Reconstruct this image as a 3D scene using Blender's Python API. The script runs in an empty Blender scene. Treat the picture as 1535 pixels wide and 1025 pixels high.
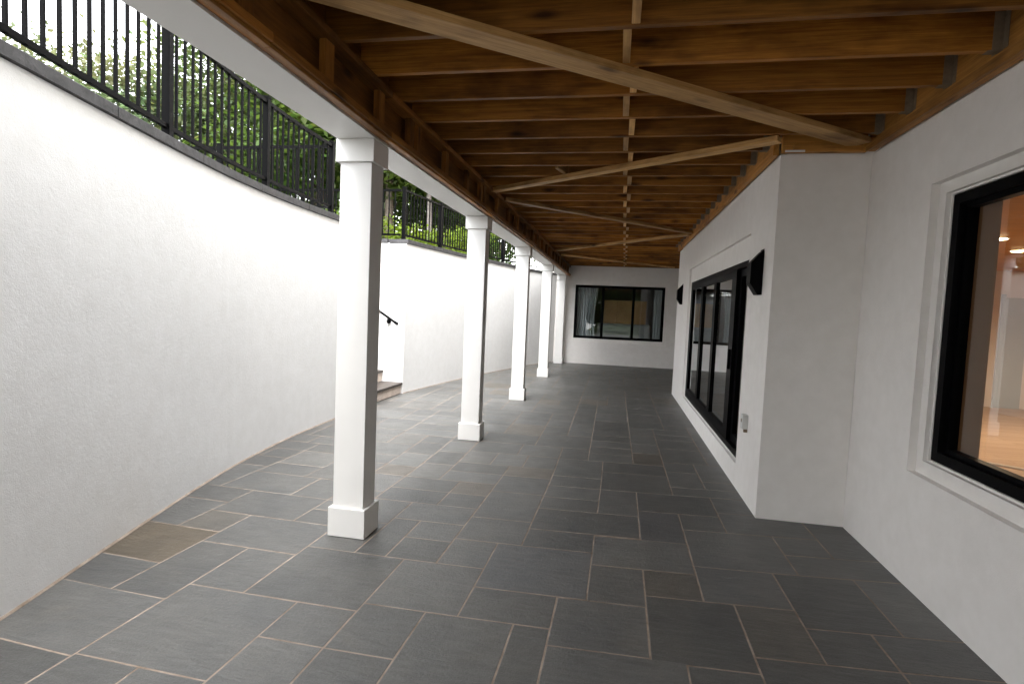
import bpy, bmesh, math, random
from mathutils import Vector, Matrix
random.seed(11)
R = math.radians
scene = bpy.context.scene
COL = scene.collection

# ------------------------------------------------------------------ helpers
class MB:
    """collects faces, then links them as one mesh object"""
    def __init__(s): s.v = []; s.f = []; s.m = []; s.c = []
    def add(s, vs, fs, mi=0, col=None):
        b = len(s.v); s.v += [tuple(p) for p in vs]
        for f in fs:
            s.f.append([b + i for i in f]); s.m.append(mi); s.c.append(col)
    def box(s, x0, x1, y0, y1, z0, z1, mi=0, col=None, M=None):
        vs = [Vector((x, y, z)) for z in (z0, z1) for y in (y0, y1) for x in (x0, x1)]
        if M is not None: vs = [M @ p for p in vs]
        s.add(vs, [(0, 2, 3, 1), (4, 5, 7, 6), (0, 1, 5, 4), (2, 6, 7, 3), (0, 4, 6, 2), (1, 3, 7, 5)], mi, col)
    def prism(s, poly, a, b, f, mi=0):
        """poly of (p,q) swept from a to b; f(p,q,t) gives the point"""
        n = len(poly)
        vs = [f(p, q, a) for p, q in poly] + [f(p, q, b) for p, q in poly]
        fs = [tuple(range(n))[::-1], tuple(range(n, 2 * n))]
        fs += [(i, (i + 1) % n, n + (i + 1) % n, n + i) for i in range(n)]
        s.add(vs, fs, mi)
    def tube(s, pts, rad, n=10, mi=0, cap=True):
        pts = [Vector(p) for p in pts]
        rad = rad if isinstance(rad, (list, tuple)) else [rad] * len(pts)
        vs = []; fs = []
        up = Vector((0.31, 0.2, 0.93)).normalized()
        for i, p in enumerate(pts):
            t = (pts[min(i + 1, len(pts) - 1)] - pts[max(i - 1, 0)]).normalized()
            a = t.cross(up)
            if a.length < 1e-3: a = t.cross(Vector((1, 0, 0)))
            a.normalize(); b = t.cross(a)
            for k in range(n):
                an = 2 * math.pi * k / n
                vs.append(p + (a * math.cos(an) + b * math.sin(an)) * rad[i])
        for i in range(len(pts) - 1):
            for k in range(n):
                fs.append((i * n + k, i * n + (k + 1) % n, (i + 1) * n + (k + 1) % n, (i + 1) * n + k))
        if cap:
            fs.append(tuple(range(n))[::-1]); fs.append(tuple((len(pts) - 1) * n + k for k in range(n)))
        s.add(vs, fs, mi)
    def sweep(s, path, prof, mi=0):
        """path: list of (point, side vector); prof: list of (side, z)"""
        n = len(prof); vs = []; fs = []
        for p, sd in path:
            for a, z in prof: vs.append((p[0] + sd[0] * a, p[1] + sd[1] * a, z))
        for i in range(len(path) - 1):
            for k in range(n):
                fs.append((i * n + k, i * n + (k + 1) % n, (i + 1) * n + (k + 1) % n, (i + 1) * n + k))
        fs.append(tuple(range(n))[::-1]); fs.append(tuple((len(path) - 1) * n + k for k in range(n)))
        s.add(vs, fs, mi)
    def mesh(s, name, mats, bevel=0, smooth=False):
        me = bpy.data.meshes.new(name)
        me.from_pydata(s.v, [], s.f)
        for m in (mats if isinstance(mats, (list, tuple)) else [mats]): me.materials.append(m)
        me.polygons.foreach_set('material_index', s.m)
        if any(c is not None for c in s.c):
            at = me.color_attributes.new('tint', 'FLOAT_COLOR', 'CORNER')
            buf = []
            for f, c in zip(s.f, s.c):
                c = c or (1, 1, 1)
                buf += list((c[0], c[1], c[2], 1)) * len(f)
            at.data.foreach_set('color', buf)
        bm = bmesh.new(); bm.from_mesh(me)
        if not any(c is not None for c in s.c):
            bmesh.ops.recalc_face_normals(bm, faces=bm.faces)
        if bevel:
            ed = [e for e in bm.edges if len(e.link_faces) == 2 and e.calc_face_angle(0) > 0.6]
            bmesh.ops.bevel(bm, geom=ed, offset=bevel, segments=2, affect='EDGES', profile=0.5)
        bm.to_mesh(me); bm.free()
        if smooth: me.polygons.foreach_set('use_smooth', [True] * len(me.polygons))
        me.update()
        return me
    def build(s, name, mats, parent=None, bevel=0, smooth=False, origin=None):
        if origin is not None:
            o = Vector(origin); s.v = [tuple(Vector(p) - o) for p in s.v]
        ob = bpy.data.objects.new(name, s.mesh(name, mats, bevel, smooth))
        COL.objects.link(ob)
        if origin is not None: ob.location = origin
        if parent: ob.parent = parent
        return ob

def thing(name, label, cat, loc=(0, 0, 0), group=None):
    o = bpy.data.objects.new(name, None); COL.objects.link(o)
    o.location = loc; o.empty_display_size = 0.1
    tag(o, label, cat, group); return o
def tag(o, label, cat, group=None):
    o['label'] = label; o['category'] = cat
    if group: o['group'] = group
    return o
def child(mb, name, mats, t, **k):
    """a part given in world coordinates, parented to a thing that stands at t.location"""
    L = Vector(t.location)
    mb.v = [tuple(Vector(p) - L) for p in mb.v]
    return mb.build(name, mats, t, **k)
def copy_part(o, parent, loc=None, rot=None):
    c = o.copy(); COL.objects.link(c); c.parent = parent
    if loc is not None: c.location = loc
    if rot is not None: c.rotation_euler = rot
    return c

# ------------------------------------------------------------------ materials
def mat(name):
    m = bpy.data.materials.new(name); m.use_nodes = True
    nt = m.node_tree; nt.nodes.clear()
    out = nt.nodes.new('ShaderNodeOutputMaterial'); return m, nt, out
def N(nt, typ, **k):
    n = nt.nodes.new(typ)
    for a, v in k.items(): setattr(n, a, v)
    return n
def pbsdf(nt, out, rough=0.6, spec=0.4):
    p = N(nt, 'ShaderNodeBsdfPrincipled'); p.inputs['Roughness'].default_value = rough
    p.inputs['Specular IOR Level'].default_value = spec
    nt.links.new(p.outputs[0], out.inputs[0]); return p
def noise(nt, vec, scale, detail=4, rough=0.55, dist=0.0):
    n = N(nt, 'ShaderNodeTexNoise'); n.inputs['Scale'].default_value = scale
    n.inputs['Detail'].default_value = detail; n.inputs['Roughness'].default_value = rough
    n.inputs['Distortion'].default_value = dist
    nt.links.new(vec, n.inputs['Vector']); return n.outputs['Fac']
def ramp(nt, fac, stops):
    r = N(nt, 'ShaderNodeValToRGB'); e = r.color_ramp.elements
    e[0].position, e[0].color = stops[0][0], (*stops[0][1], 1)
    e[1].position, e[1].color = stops[-1][0], (*stops[-1][1], 1)
    for p, c in stops[1:-1]:
        k = e.new(p); k.color = (*c, 1)
    nt.links.new(fac, r.inputs[0]); return r.outputs[0]
def mul(nt, a, b, fac=1.0):
    x = N(nt, 'ShaderNodeMix', data_type='RGBA', blend_type='MULTIPLY'); x.inputs[0].default_value = fac
    nt.links.new(a, x.inputs[6]); nt.links.new(b, x.inputs[7]); return x.outputs[2]
def bump(nt, p, h, strength, dist):
    b = N(nt, 'ShaderNodeBump'); b.inputs['Strength'].default_value = strength; b.inputs['Distance'].default_value = dist
    nt.links.new(h, b.inputs['Height']); nt.links.new(b.outputs[0], p.inputs['Normal']); return b
def math_(nt, op, a, b=None):
    m = N(nt, 'ShaderNodeMath', operation=op)
    for i, q in enumerate((a, b)):
        if q is None: continue
        if isinstance(q, (int, float)): m.inputs[i].default_value = q
        else: nt.links.new(q, m.inputs[i])
    return m.outputs[0]
def pos(nt): return N(nt, 'ShaderNodeNewGeometry').outputs['Position']

def stucco(name, col, grain=260, bs=0.5):
    m, nt, out = mat(name); p = pbsdf(nt, out, 0.85, 0.2); v = pos(nt)
    big = noise(nt, v, 0.9, 3); mid = noise(nt, v, 9, 4)
    c1 = ramp(nt, big, [(0.3, tuple(c * .95 for c in col)), (0.7, col)])
    c2 = ramp(nt, mid, [(0.3, (.945, .942, .935)), (0.7, (1, 1, 1))])
    nt.links.new(mul(nt, c1, c2), p.inputs['Base Color'])
    h = math_(nt, 'ADD', noise(nt, v, grain, 3, .7), math_(nt, 'MULTIPLY', noise(nt, v, 38, 3), .9))
    bump(nt, p, h, bs, 0.004); return m
def painted(name, col, rough=0.4):
    m, nt, out = mat(name); p = pbsdf(nt, out, rough, 0.4); v = pos(nt)
    c1 = ramp(nt, noise(nt, v, 5, 3), [(0.3, tuple(c * .965 for c in col)), (0.7, col)])
    nt.links.new(c1, p.inputs['Base Color'])
    bump(nt, p, noise(nt, v, 90, 3), 0.06, 0.002); return m
def metal(name, col, rough=0.4, metallic=0.0):
    m, nt, out = mat(name); p = pbsdf(nt, out, rough, 0.03); v = pos(nt)
    p.inputs['Metallic'].default_value = metallic
    c1 = ramp(nt, noise(nt, v, 30, 4), [(0.3, tuple(c * .75 for c in col)), (0.7, col)])
    nt.links.new(c1, p.inputs['Base Color'])
    return m
def wood(name, dark, light, knot=0.9, stain=True, rough=0.55):
    """lumber whose grain runs along local X"""
    m, nt, out = mat(name); p = pbsdf(nt, out, rough, 0.3)
    tc = N(nt, 'ShaderNodeTexCoord'); oi = N(nt, 'ShaderNodeObjectInfo')
    off = N(nt, 'ShaderNodeCombineXYZ')
    r1 = math_(nt, 'MULTIPLY', oi.outputs['Random'], 37.0); r2 = math_(nt, 'MULTIPLY', oi.outputs['Random'], 91.0)
    nt.links.new(r1, off.inputs[0]); nt.links.new(r2, off.inputs[1]); nt.links.new(r1, off.inputs[2])
    ad = N(nt, 'ShaderNodeVectorMath', operation='ADD')
    nt.links.new(tc.outputs['Object'], ad.inputs[0]); nt.links.new(off.outputs[0], ad.inputs[1])
    v = ad.outputs[0]
    def mp(sx, sy, sz):
        k = N(nt, 'ShaderNodeMapping'); k.inputs['Scale'].default_value = (sx, sy, sz)
        nt.links.new(v, k.inputs[0]); return k.outputs[0]
    gr = noise(nt, mp(1.1, 26, 26), 2.2, 6, .62, 0.6)
    fine = noise(nt, mp(2.5, 120, 120), 2.0, 3, .6)
    vo = N(nt, 'ShaderNodeTexVoronoi', feature='F1'); vo.inputs['Scale'].default_value = 1.0
    nt.links.new(mp(2.1, 6.5, 6.5), vo.inputs['Vector'])
    kn = ramp(nt, vo.outputs['Distance'], [(0.06, (.16, .12, .09)), (0.2, (1, 1, 1))])
    c = ramp(nt, gr, [(0.28, dark), (0.5, tuple((a + b) / 2 for a, b in zip(dark, light))), (0.72, light)])
    c = mul(nt, c, ramp(nt, fine, [(0.25, (.72, .68, .64)), (0.65, (1, 1, 1))]))
    c = mul(nt, c, kn, knot)
    # board to board tone
    rv = math_(nt, 'ADD', math_(nt, 'MULTIPLY', math_(nt, 'FRACT', math_(nt, 'MULTIPLY', oi.outputs['Random'], 17.3)), .75), .58)
    hv = N(nt, 'ShaderNodeHueSaturation'); nt.links.new(rv, hv.inputs['Value']); nt.links.new(c, hv.inputs['Color'])
    c = hv.outputs[0]
    if stain:
        st = noise(nt, mp(1.3, 3.2, 3.2), 1.5, 4, .6)
        c = mul(nt, c, ramp(nt, st, [(0.32, (.36, .31, .28)), (0.54, (1, 1, 1))]), .9)
    nt.links.new(c, p.inputs['Base Color'])
    bump(nt, p, math_(nt, 'ADD', gr, fine), 0.25, 0.002); return m

M = {}
M['stucco'] = stucco('white_stucco', (.76, .755, .745), 150, 0.42)
M['stucco_fine'] = stucco('house_stucco', (.84, .815, .79), 260, 0.28)
M['trim'] = painted('white_trim_paint', (.70, .692, .675), 0.42)
M['black'] = metal('black_frame', (.0025, .0025, .003), 0.35)
M['iron'] = metal('black_powder_coat', (.0015, .0015, .0018), 0.45)
M['hanger'] = metal('galvanised_steel', (.26, .20, .14), 0.55, 0.1)
M['joist'] = wood('stained_joist_lumber', (.22, .080, .009), (.55, .235, .038))
M['brace'] = wood('pale_brace_lumber', (.52, .28, .095), (.80, .50, .20), .8, True)
M['beamwood'] = wood('beam_lumber', (.19, .072, .011), (.36, .155, .030))
M['ledger'] = wood('ledger_lumber', (.30, .13, .022), (.52, .25, .058))
M['plastic'] = painted('outlet_plastic', (.62, .62, .60), 0.4)

def stone_tile():
    m, nt, out = mat('bluestone_slab'); p = pbsdf(nt, out, 0.5, 0.5); v = pos(nt)
    at = N(nt, 'ShaderNodeAttribute', attribute_name='tint')
    sep = N(nt, 'ShaderNodeMapping'); sep.inputs['Scale'].default_value = (1, 1, 1)
    c1 = ramp(nt, noise(nt, v, 2.3, 5, .6, .6), [(0.3, (.80, .81, .82)), (0.7, (1.08, 1.06, 1.02))])
    mp = N(nt, 'ShaderNodeMapping'); mp.inputs['Scale'].default_value = (5, 26, 10); mp.inputs['Rotation'].default_value = (0, 0, .2)
    nt.links.new(v, mp.inputs[0])
    clf = noise(nt, mp.outputs[0], 1.2, 6, .68, .8)
    c2 = ramp(nt, clf, [(0.3, (.80, .80, .79)), (0.7, (1.1, 1.1, 1.1))])
    sp = noise(nt, v, 210, 2, .5)
    c3 = ramp(nt, sp, [(0.3, (.72, .72, .72)), (0.72, (1.2, 1.2, 1.19))])
    rust = ramp(nt, noise(nt, v, 1.7, 4, .6, 1.2), [(0.6, (1, 1, 1)), (0.85, (1.06, .98, .88))])
    c = mul(nt, mul(nt, mul(nt, mul(nt, at.outputs['Color'], c1), c2), c3), rust)
    nt.links.new(c, p.inputs['Base Color'])
    rr = N(nt, 'ShaderNodeMapRange'); rr.inputs[3].default_value = .36; rr.inputs[4].default_value = .54
    nt.links.new(noise(nt, v, 6, 4), rr.inputs[0]); nt.links.new(rr.outputs[0], p.inputs['Roughness'])
    h = math_(nt, 'ADD', math_(nt, 'MULTIPLY', clf, 1.0), math_(nt, 'MULTIPLY', noise(nt, v, 55, 4, .6), .55))
    bump(nt, p, h, 0.8, 0.007); return m
M['stone'] = stone_tile()
def grout():
    m, nt, out = mat('tan_grout'); p = pbsdf(nt, out, 0.9, 0.15); v = pos(nt)
    c = ramp(nt, noise(nt, v, 7, 5, .65), [(0.3, (.18, .135, .102)), (0.5, (.28, .225, .182)), (0.72, (.37, .312, .262))])
    nt.links.new(c, p.inputs['Base Color']); bump(nt, p, noise(nt, v, 160, 3), .5, .003); return m
M['grout'] = grout()
def slate(name, a, b, sc=14):
    m, nt, out = mat(name); p = pbsdf(nt, out, 0.6, 0.4); v = pos(nt)
    f = noise(nt, v, sc, 6, .7, .6)
    nt.links.new(ramp(nt, f, [(0.3, a), (0.68, b)]), p.inputs['Base Color'])
    bump(nt, p, f, .5, .008); return m
M['coping'] = slate('dark_slate_coping', (.010, .0095, .0098), (.055, .053, .055))
M['tread'] = slate('brown_stone_tread', (.035, .028, .024), (.085, .07, .06))
M['riser'] = slate('tan_stone_riser', (.52, .42, .35), (.70, .60, .52), 9)

def glass(name, boost=1.0):
    m, nt, out = mat(name)
    lw = N(nt, 'ShaderNodeLayerWeight'); lw.inputs[0].default_value = .5
    k = math_(nt, 'ADD', math_(nt, 'MULTIPLY', math_(nt, 'POWER', lw.outputs['Facing'], 5.0), .96), .04)
    k = math_(nt, 'MULTIPLY', k, boost)
    k = math_(nt, 'MINIMUM', k, 1.0)
    tr = N(nt, 'ShaderNodeBsdfTransparent'); tr.inputs[0].default_value = (.80, .84, .83, 1)
    gl = N(nt, 'ShaderNodeBsdfGlossy'); gl.inputs['Roughness'].default_value = 0.0
    gl.inputs[0].default_value = (.9, .92, .93, 1)
    mx = N(nt, 'ShaderNodeMixShader'); nt.links.new(k, mx.inputs[0])
    nt.links.new(tr.outputs[0], mx.inputs[1]); nt.links.new(gl.outputs[0], mx.inputs[2])
    nt.links.new(mx.outputs[0], out.inputs[0]); return m
M['glass'] = glass('window_glass', 2.0)
def planks(name, a, b, wid=.12):
    m, nt, out = mat(name); p = pbsdf(nt, out, 0.38, 0.4); v = pos(nt)
    mp = N(nt, 'ShaderNodeMapping'); mp.inputs['Scale'].default_value = (1.2, 18, 1); nt.links.new(v, mp.inputs[0])
    g = noise(nt, mp.outputs[0], 1.5, 5, .6)
    br = N(nt, 'ShaderNodeTexBrick'); br.inputs['Scale'].default_value = 1.0
    br.inputs['Brick Width'].default_value = 1.4; br.inputs['Row Height'].default_value = wid; br.inputs['Mortar Size'].default_value = .003
    br.inputs['Color1'].default_value = (1, 1, 1, 1); br.inputs['Color2'].default_value = (.84, .82, .8, 1); br.inputs['Mortar'].default_value = (.45, .4, .36, 1)
    nt.links.new(v, br.inputs['Vector'])
    nt.links.new(mul(nt, ramp(nt, g, [(0.3, a), (0.7, b)]), br.outputs['Color']), p.inputs['Base Color']); return m
M['roomfloor'] = planks('oak_floor', (.44, .30, .20), (.56, .40, .28))
M['roomceil'] = planks('timber_ceiling', (.45, .2, .05), (.58, .29, .08), .2)
M['roomwall'] = painted('interior_wall_paint', (.78, .71, .67), .7)
M['jamb'] = painted('tan_window_jamb', (.34, .20, .10), .6)
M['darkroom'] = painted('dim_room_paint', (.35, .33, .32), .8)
M['curtain'] = painted('pale_curtain_cloth', (.50, .53, .56), .8)
M['headboard'] = planks('wood_panelling', (.55, .29, .12), (.75, .45, .2), .11)
M['bedcloth'] = painted('grey_bed_cover', (.35, .36, .37), .9)
M['door_int'] = painted('pale_blue_door_paint', (.42, .46, .48), .5)
def emis(name, col, s):
    m, nt, out = mat(name); e = N(nt, 'ShaderNodeEmission'); e.inputs[0].default_value = (*col, 1); e.inputs[1].default_value = s
    nt.links.new(e.outputs[0], out.inputs[0]); return m
M['lamp'] = emis('warm_lamp_glow', (1, .72, .38), 6)

def leafmat():
    m, nt, out = mat('leaf'); at = N(nt, 'ShaderNodeAttribute', attribute_name='tint')
    p = N(nt, 'ShaderNodeBsdfPrincipled'); p.inputs['Roughness'].default_value = .5; p.inputs['Specular IOR Level'].default_value = .3
    nt.links.new(at.outputs['Color'], p.inputs['Base Color'])
    t = N(nt, 'ShaderNodeBsdfTranslucent')
    hs = N(nt, 'ShaderNodeHueSaturation'); hs.inputs['Value'].default_value = 1.5; hs.inputs['Hue'].default_value = .48
    nt.links.new(at.outputs['Color'], hs.inputs['Color']); nt.links.new(hs.outputs[0], t.inputs[0])
    mx = N(nt, 'ShaderNodeMixShader'); mx.inputs[0].default_value = .42
    nt.links.new(p.outputs[0], mx.inputs[1]); nt.links.new(t.outputs[0], mx.inputs[2]); nt.links.new(mx.outputs[0], out.inputs[0])
    return m
M['leaf'] = leafmat()
M['bark'] = slate('grey_brown_bark', (.05, .038, .03), (.14, .11, .085), 20)
M['palebark'] = slate('pale_bark', (.10, .085, .08), (.20, .175, .165), 16)
def grassmat():
    m, nt, out = mat('lawn'); p = pbsdf(nt, out, .9, .1); v = pos(nt)
    c = mul(nt, ramp(nt, noise(nt, v, 1.2, 5), [(0.3, (.05, .075, .02)), (0.7, (.10, .14, .04))]), ramp(nt, noise(nt, v, 60, 3), [(.3, (.5, .5, .5)), (.7, (1.2, 1.2, 1.1))]))
    nt.links.new(c, p.inputs['Base Color']); bump(nt, p, noise(nt, v, 80, 3), 1, .03); return m
M['lawn'] = grassmat()

# ------------------------------------------------------------------ plan of the place (metres; camera above the origin, Y along the terrace)
XR, XD, YJ, YE, YF = 1.713, 1.108, 4.35, 10.80, 15.83
ZW = 2.69                                   # top of the house walls under the deck
WALL_PTS = [(-8, -2.3), (-2, -2.3), (0, -2.34), (1.2, -2.49), (1.93, -2.655), (2.45, -2.80), (3.05, -2.965), (3.6, -3.11), (4.3, -3.265), (5.3, -3.40),
            (6.4, -3.455), (7.5, -3.485), (8.65, -3.44), (9.8, -3.27), (11, -3.07), (12.1, -2.82), (13.4, -2.51), (14.5, -2.22), (15.67, -1.80), (15.83, -1.74)]
def wx(y):
    P = WALL_PTS
    if y <= P[0][0]: return P[0][1]
    if y >= P[-1][0]: return P[-1][1]
    for i in range(len(P) - 1):
        if P[i][0] <= y <= P[i + 1][0]:
            p0 = P[max(i - 1, 0)]; p1 = P[i]; p2 = P[i + 1]; p3 = P[min(i + 2, len(P) - 1)]
            h = p2[0] - p1[0]; t = (y - p1[0]) / h
            m1 = (p2[1] - p0[1]) / (p2[0] - p0[0]) * h; m2 = (p3[1] - p1[1]) / (p3[0] - p1[0]) * h
            return (2*t**3 - 3*t*t + 1)*p1[1] + (t**3 - 2*t*t + t)*m1 + (-2*t**3 + 3*t*t)*p2[1] + (t**3 - t*t)*m2
def wpath(y0, y1, off=0.0, step=.12):
    n = max(2, int(abs(y1 - y0) / step)); out = []
    for i in range(n + 1):
        y = y0 + (y1 - y0) * i / n
        d = (wx(y + .02) - wx(y - .02)) / .04
        L = math.hypot(1, d); sd = (-1 / L, d / L)      # towards the yard
        out.append(((wx(y) + sd[0] * off, y + sd[1] * off), sd))
    return out
YS0, YS1 = 6.45, 8.62                       # stair opening in the retaining wall
XS = -8.2

# ------------------------------------------------------------------ terrace floor of cut stone slabs
KW = .01745
def unwarp(u, v):
    x, y = u, v
    for _ in range(8):
        yc = min(max(y, 1.2), 5.0); g = 1 if y < 4.5 else max(0, 1 - (y - 4.5) / 4.5)
        x, y = (u + KW * g * (.174 * (yc - 2.5) - .625 * x * (yc - 2.5) + .05 * (yc * yc - 6.25)),
                v + KW * g * (.666 * x + .98 * x * x + .722 * x * yc))
    return x, y
UT = {-19: -2.753, -18: -2.593, -17: -2.433, -16: -2.27, -15: -2.105, -14: -1.945, -13: -1.79, -12: -1.636, -11: -1.481, -10: -1.285, -9: -1.163, -8: -.968, -7: -.842,
      -6: -.681, -5: -.529, -4: -.405, -3: -.231, -2: -.079, -1: .072}
def U(k):
    if k in UT: return UT[k]
    if k < -19: return -2.753 + (k + 19) * .157
    return .226 + .1525 * k
BR = (.98, .80, .58); BR2 = (1.04, .97, .86); DK = (.93, .93, .95); LT = (1.08, 1.1, 1.12)
NEAR = [(-23, -15, 1.807, 2.282), (-15, -11, 1.826, 2.442), (-23, -15, 1.30, 1.807), (-15, -13, 1.30, 1.826), (-13, -11, 1.40, 1.826),
        (-17, -15, 2.282, 2.905), (-15, -13, 2.442, 2.905), (-23, -17, 2.282, 2.587), (-23, -17, 2.587, 3.049, BR), (-17, -13, 2.905, 3.356),
        (-19, -17, 3.049, 3.356, BR2), (-23, -19, 3.049, 3.518), (-19, -15, 3.356, 3.804), (-23, -19, 3.518, 3.804), (-15, -13, 3.356, 3.60), (-15, -13, 3.60, 3.804),
        (-13, -11, 3.03, 3.50), (-11, -10, 3.03, 3.614), (-10, -8, 3.03, 3.33), (-10, -8, 3.33, 3.614), (-8, -6, 3.03, 3.394), (-6, -2, 2.82, 3.394, LT),
        (-8, -5, 3.394, 3.79), (-5, -2, 3.394, 3.682), (-9, -6, 2.519, 3.03), (-13, -9, 2.442, 3.03), (-6, -3, 2.519, 2.82), (-11, -9, 2.137, 2.442),
        (-11, -9, 1.45, 2.137), (-9, -7, 2.137, 2.519), (-9, -7, 1.55, 2.137), (-7, -4, 1.90, 2.519), (-4, -3, 1.90, 2.519), (-3, 0, 2.389, 2.815), (-3, 1, 1.80, 2.389), (1, 3, 1.80, 2.372),
        (0, 3, 2.372, 2.935), (-2, 0, 2.815, 3.235), (0, 2, 2.935, 3.235, BR2), (-2, 2, 3.235, 3.664), (3, 5, 2.49, 2.935, BR2), (3, 7, 1.9, 2.49), (2, 5, 2.935, 3.345),
        (5, 8, 2.774, 3.345), (8, 11, 2.774, 3.345), (5, 7, 2.49, 2.774), (7, 11, 2.49, 2.774), (7, 11, 2.0, 2.49), (2, 6, 3.345, 3.911), (6, 11, 3.345, 3.62), (6, 8, 3.62, 3.911), (8, 11, 3.62, 4.3),
        (2, 4, 3.911, 4.215), (4, 8, 3.911, 4.30), (0, 2, 3.664, 4.215, DK), (-5, 0, 3.682, 4.089), (-2, 0, 4.089, 4.653), (-5, -2, 4.089, 4.36), (-5, -2, 4.36, 4.653), (0, 4, 4.215, 4.653),
        (4, 6, 4.30, 4.653), (6, 11, 4.30, 4.8), (-2, 2, 4.653, 5.18), (2, 6, 4.653, 4.87), (2, 4, 4.87, 5.35)]
K0, K1 = -25, 16
rng = random.Random(5)
tiles = [t if len(t) == 5 else t + ('plain',) for t in NEAR]
top = {k: None for k in range(K0, K1)}; bot = dict(top)
for a, b, v0, v1, c in tiles:
    for k in range(a, b):
        if k in top:
            top[k] = max(top[k] or -9, v1); bot[k] = min(bot[k] if bot[k] is not None else 99, v0)
for k in range(K0, K1):
    if top[k] is None:
        kk = -23 if k < -23 else 10
        top[k] = top[kk]; bot[k] = bot[kk]
        tiles.append((k, k + 1, bot[k], top[k], None))
def fill(sky, sign, limit):
    q = .148
    while True:
        k = min(sky, key=lambda i: (round(sky[i] * sign, 4), i))
        s0 = sky[k]
        if s0 * sign >= limit * sign: break
        run = 1
        while k + run in sky and abs(sky[k + run] - s0) < .012: run += 1
        left = sky.get(k - 1); right = sky.get(k + run)
        w = rng.choice([2, 2, 3, 3, 3, 4, 4]); w = min(w, run)
        if run - w == 1: w = run if run <= 4 else w - 1
        h = rng.choice([2, 2, 2, 3, 3, 4] if w > 2 else [2, 2, 3, 3]) * q
        t = s0 + sign * h
        for nb in (left, right):                     # meet a neighbour's joint rather than leave a sliver
            if nb is not None and abs(nb - t) < .09 and abs(nb - s0) > .2: t = nb
        for i in range(k, k + w): sky[i] = t
        tiles.append((k, k + w, min(s0, t), max(s0, t), None))
fill(top, 1, 16.3); fill(bot, -1, -6.5)
def tint(r, force=None):
    g = r.gauss(0, 1); b = .104 * (1 + .12 * max(-1.6, min(1.6, g)))
    w = r.random()
    base = [b * 1.0, b * 1.0, b * .972]
    if force == 'plain': return tuple(base)
    if w > .975: base = [b * 1.10, b * .98, b * .84]
    elif w > .88: base = [b * 1.02, b * 1.0, b * .955]
    if force: base = [.102 * f for f in force]
    return tuple(base)
fl = MB(); GW = .0046
for a, b, v0, v1, c in tiles:
    j = lambda: rng.uniform(-.0012, .0012)
    cs = [(U(a) + GW + j(), v0 + GW + j()), (U(b) - GW + j(), v0 + GW + j()), (U(b) - GW + j(), v1 - GW + j()), (U(a) + GW + j(), v1 - GW + j())]
    P = [unwarp(*p) for p in cs]
    if P[0][1] > 16.2 or P[2][1] < -6: continue
    cx = sum(p[0] for p in P) / 4; cy = sum(p[1] for p in P) / 4
    if max(p[0] for p in P) < wx(cy) - .3 and not (YS0 - .2 < cy < YS1 + .2 and cx > -3.9): continue
    ins = .0022; dz = rng.uniform(-.0003, .0005)
    I = []
    for p in P:
        dx, dy = cx - p[0], cy - p[1]
        I.append((p[0] + math.copysign(ins, dx), p[1] + math.copysign(ins, dy)))
    vs = [(*p, -.006) for p in P] + [(*p, -.0007 + dz) for p in P] + [(*p, dz) for p in I]
    col = tint(rng, c)
    fs = [(8, 9, 10, 11)]
    for i in range(4):
        k = (i + 1) % 4
        fs += [(i, k, 4 + k, 4 + i), (4 + i, 4 + k, 8 + k, 8 + i)]
    fl.add(vs, fs, 0, col)
fl.add([(-4.4, -6.5, -.0011), (2.6, -6.5, -.0011), (2.6, 16.4, -.0011), (-4.4, 16.4, -.0011)], [(0, 1, 2, 3)], 1, (1, 1, 1))
o = fl.build('patio', [M['stone'], M['grout']]); o['kind'] = 'structure'

# ------------------------------------------------------------------ upper yard
g = MB(); ZG = 2.44
ys = [-60, -8] + [-7 + .5 * i for i in range(27)] + [YS0 - .28]
def gstrip(ya, yb, xa_off):
    g.add([(-90, ya, ZG), (wx(ya) - .27, ya, ZG), (wx(yb) - .27, yb, ZG), (-90, yb, ZG)], [(0, 1, 2, 3)])
ys = [y for y in ys if y < YS0 - .28] + [YS0 - .28]
for a, b in zip(ys[:-1], ys[1:]): gstrip(a, b, 0)
g.add([(-90, YS0 - .28, ZG), (XS, YS0 - .28, ZG), (XS, YS1 + .28, ZG), (-90, YS1 + .28, ZG)], [(0, 1, 2, 3)])
ys = [YS1 + .28] + [9.2 + .5 * i for i in range(14)] + [15.83]
for a, b in zip(ys[:-1], ys[1:]): gstrip(a, b, 0)
g.add([(-90, 15.83, ZG), (-2.05, 15.83, ZG), (-2.05, 22, ZG), (-90, 22, ZG)], [(0, 1, 2, 3)])
g.add([(-90, 22, ZG), (90, 22, ZG), (90, 150, ZG), (-90, 150, ZG)], [(0, 1, 2, 3)])
g.add([(12, -60, ZG), (90, -60, ZG), (90, 22, ZG), (12, 22, ZG)], [(0, 1, 2, 3)])
g.add([(-2.3, -60, -.03), (12, -60, -.03), (12, -5.5, -.03), (-2.3, -5.5, -.03)], [(0, 1, 2, 3)])
o = g.build('ground', M['lawn']); o['kind'] = 'structure'

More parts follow.
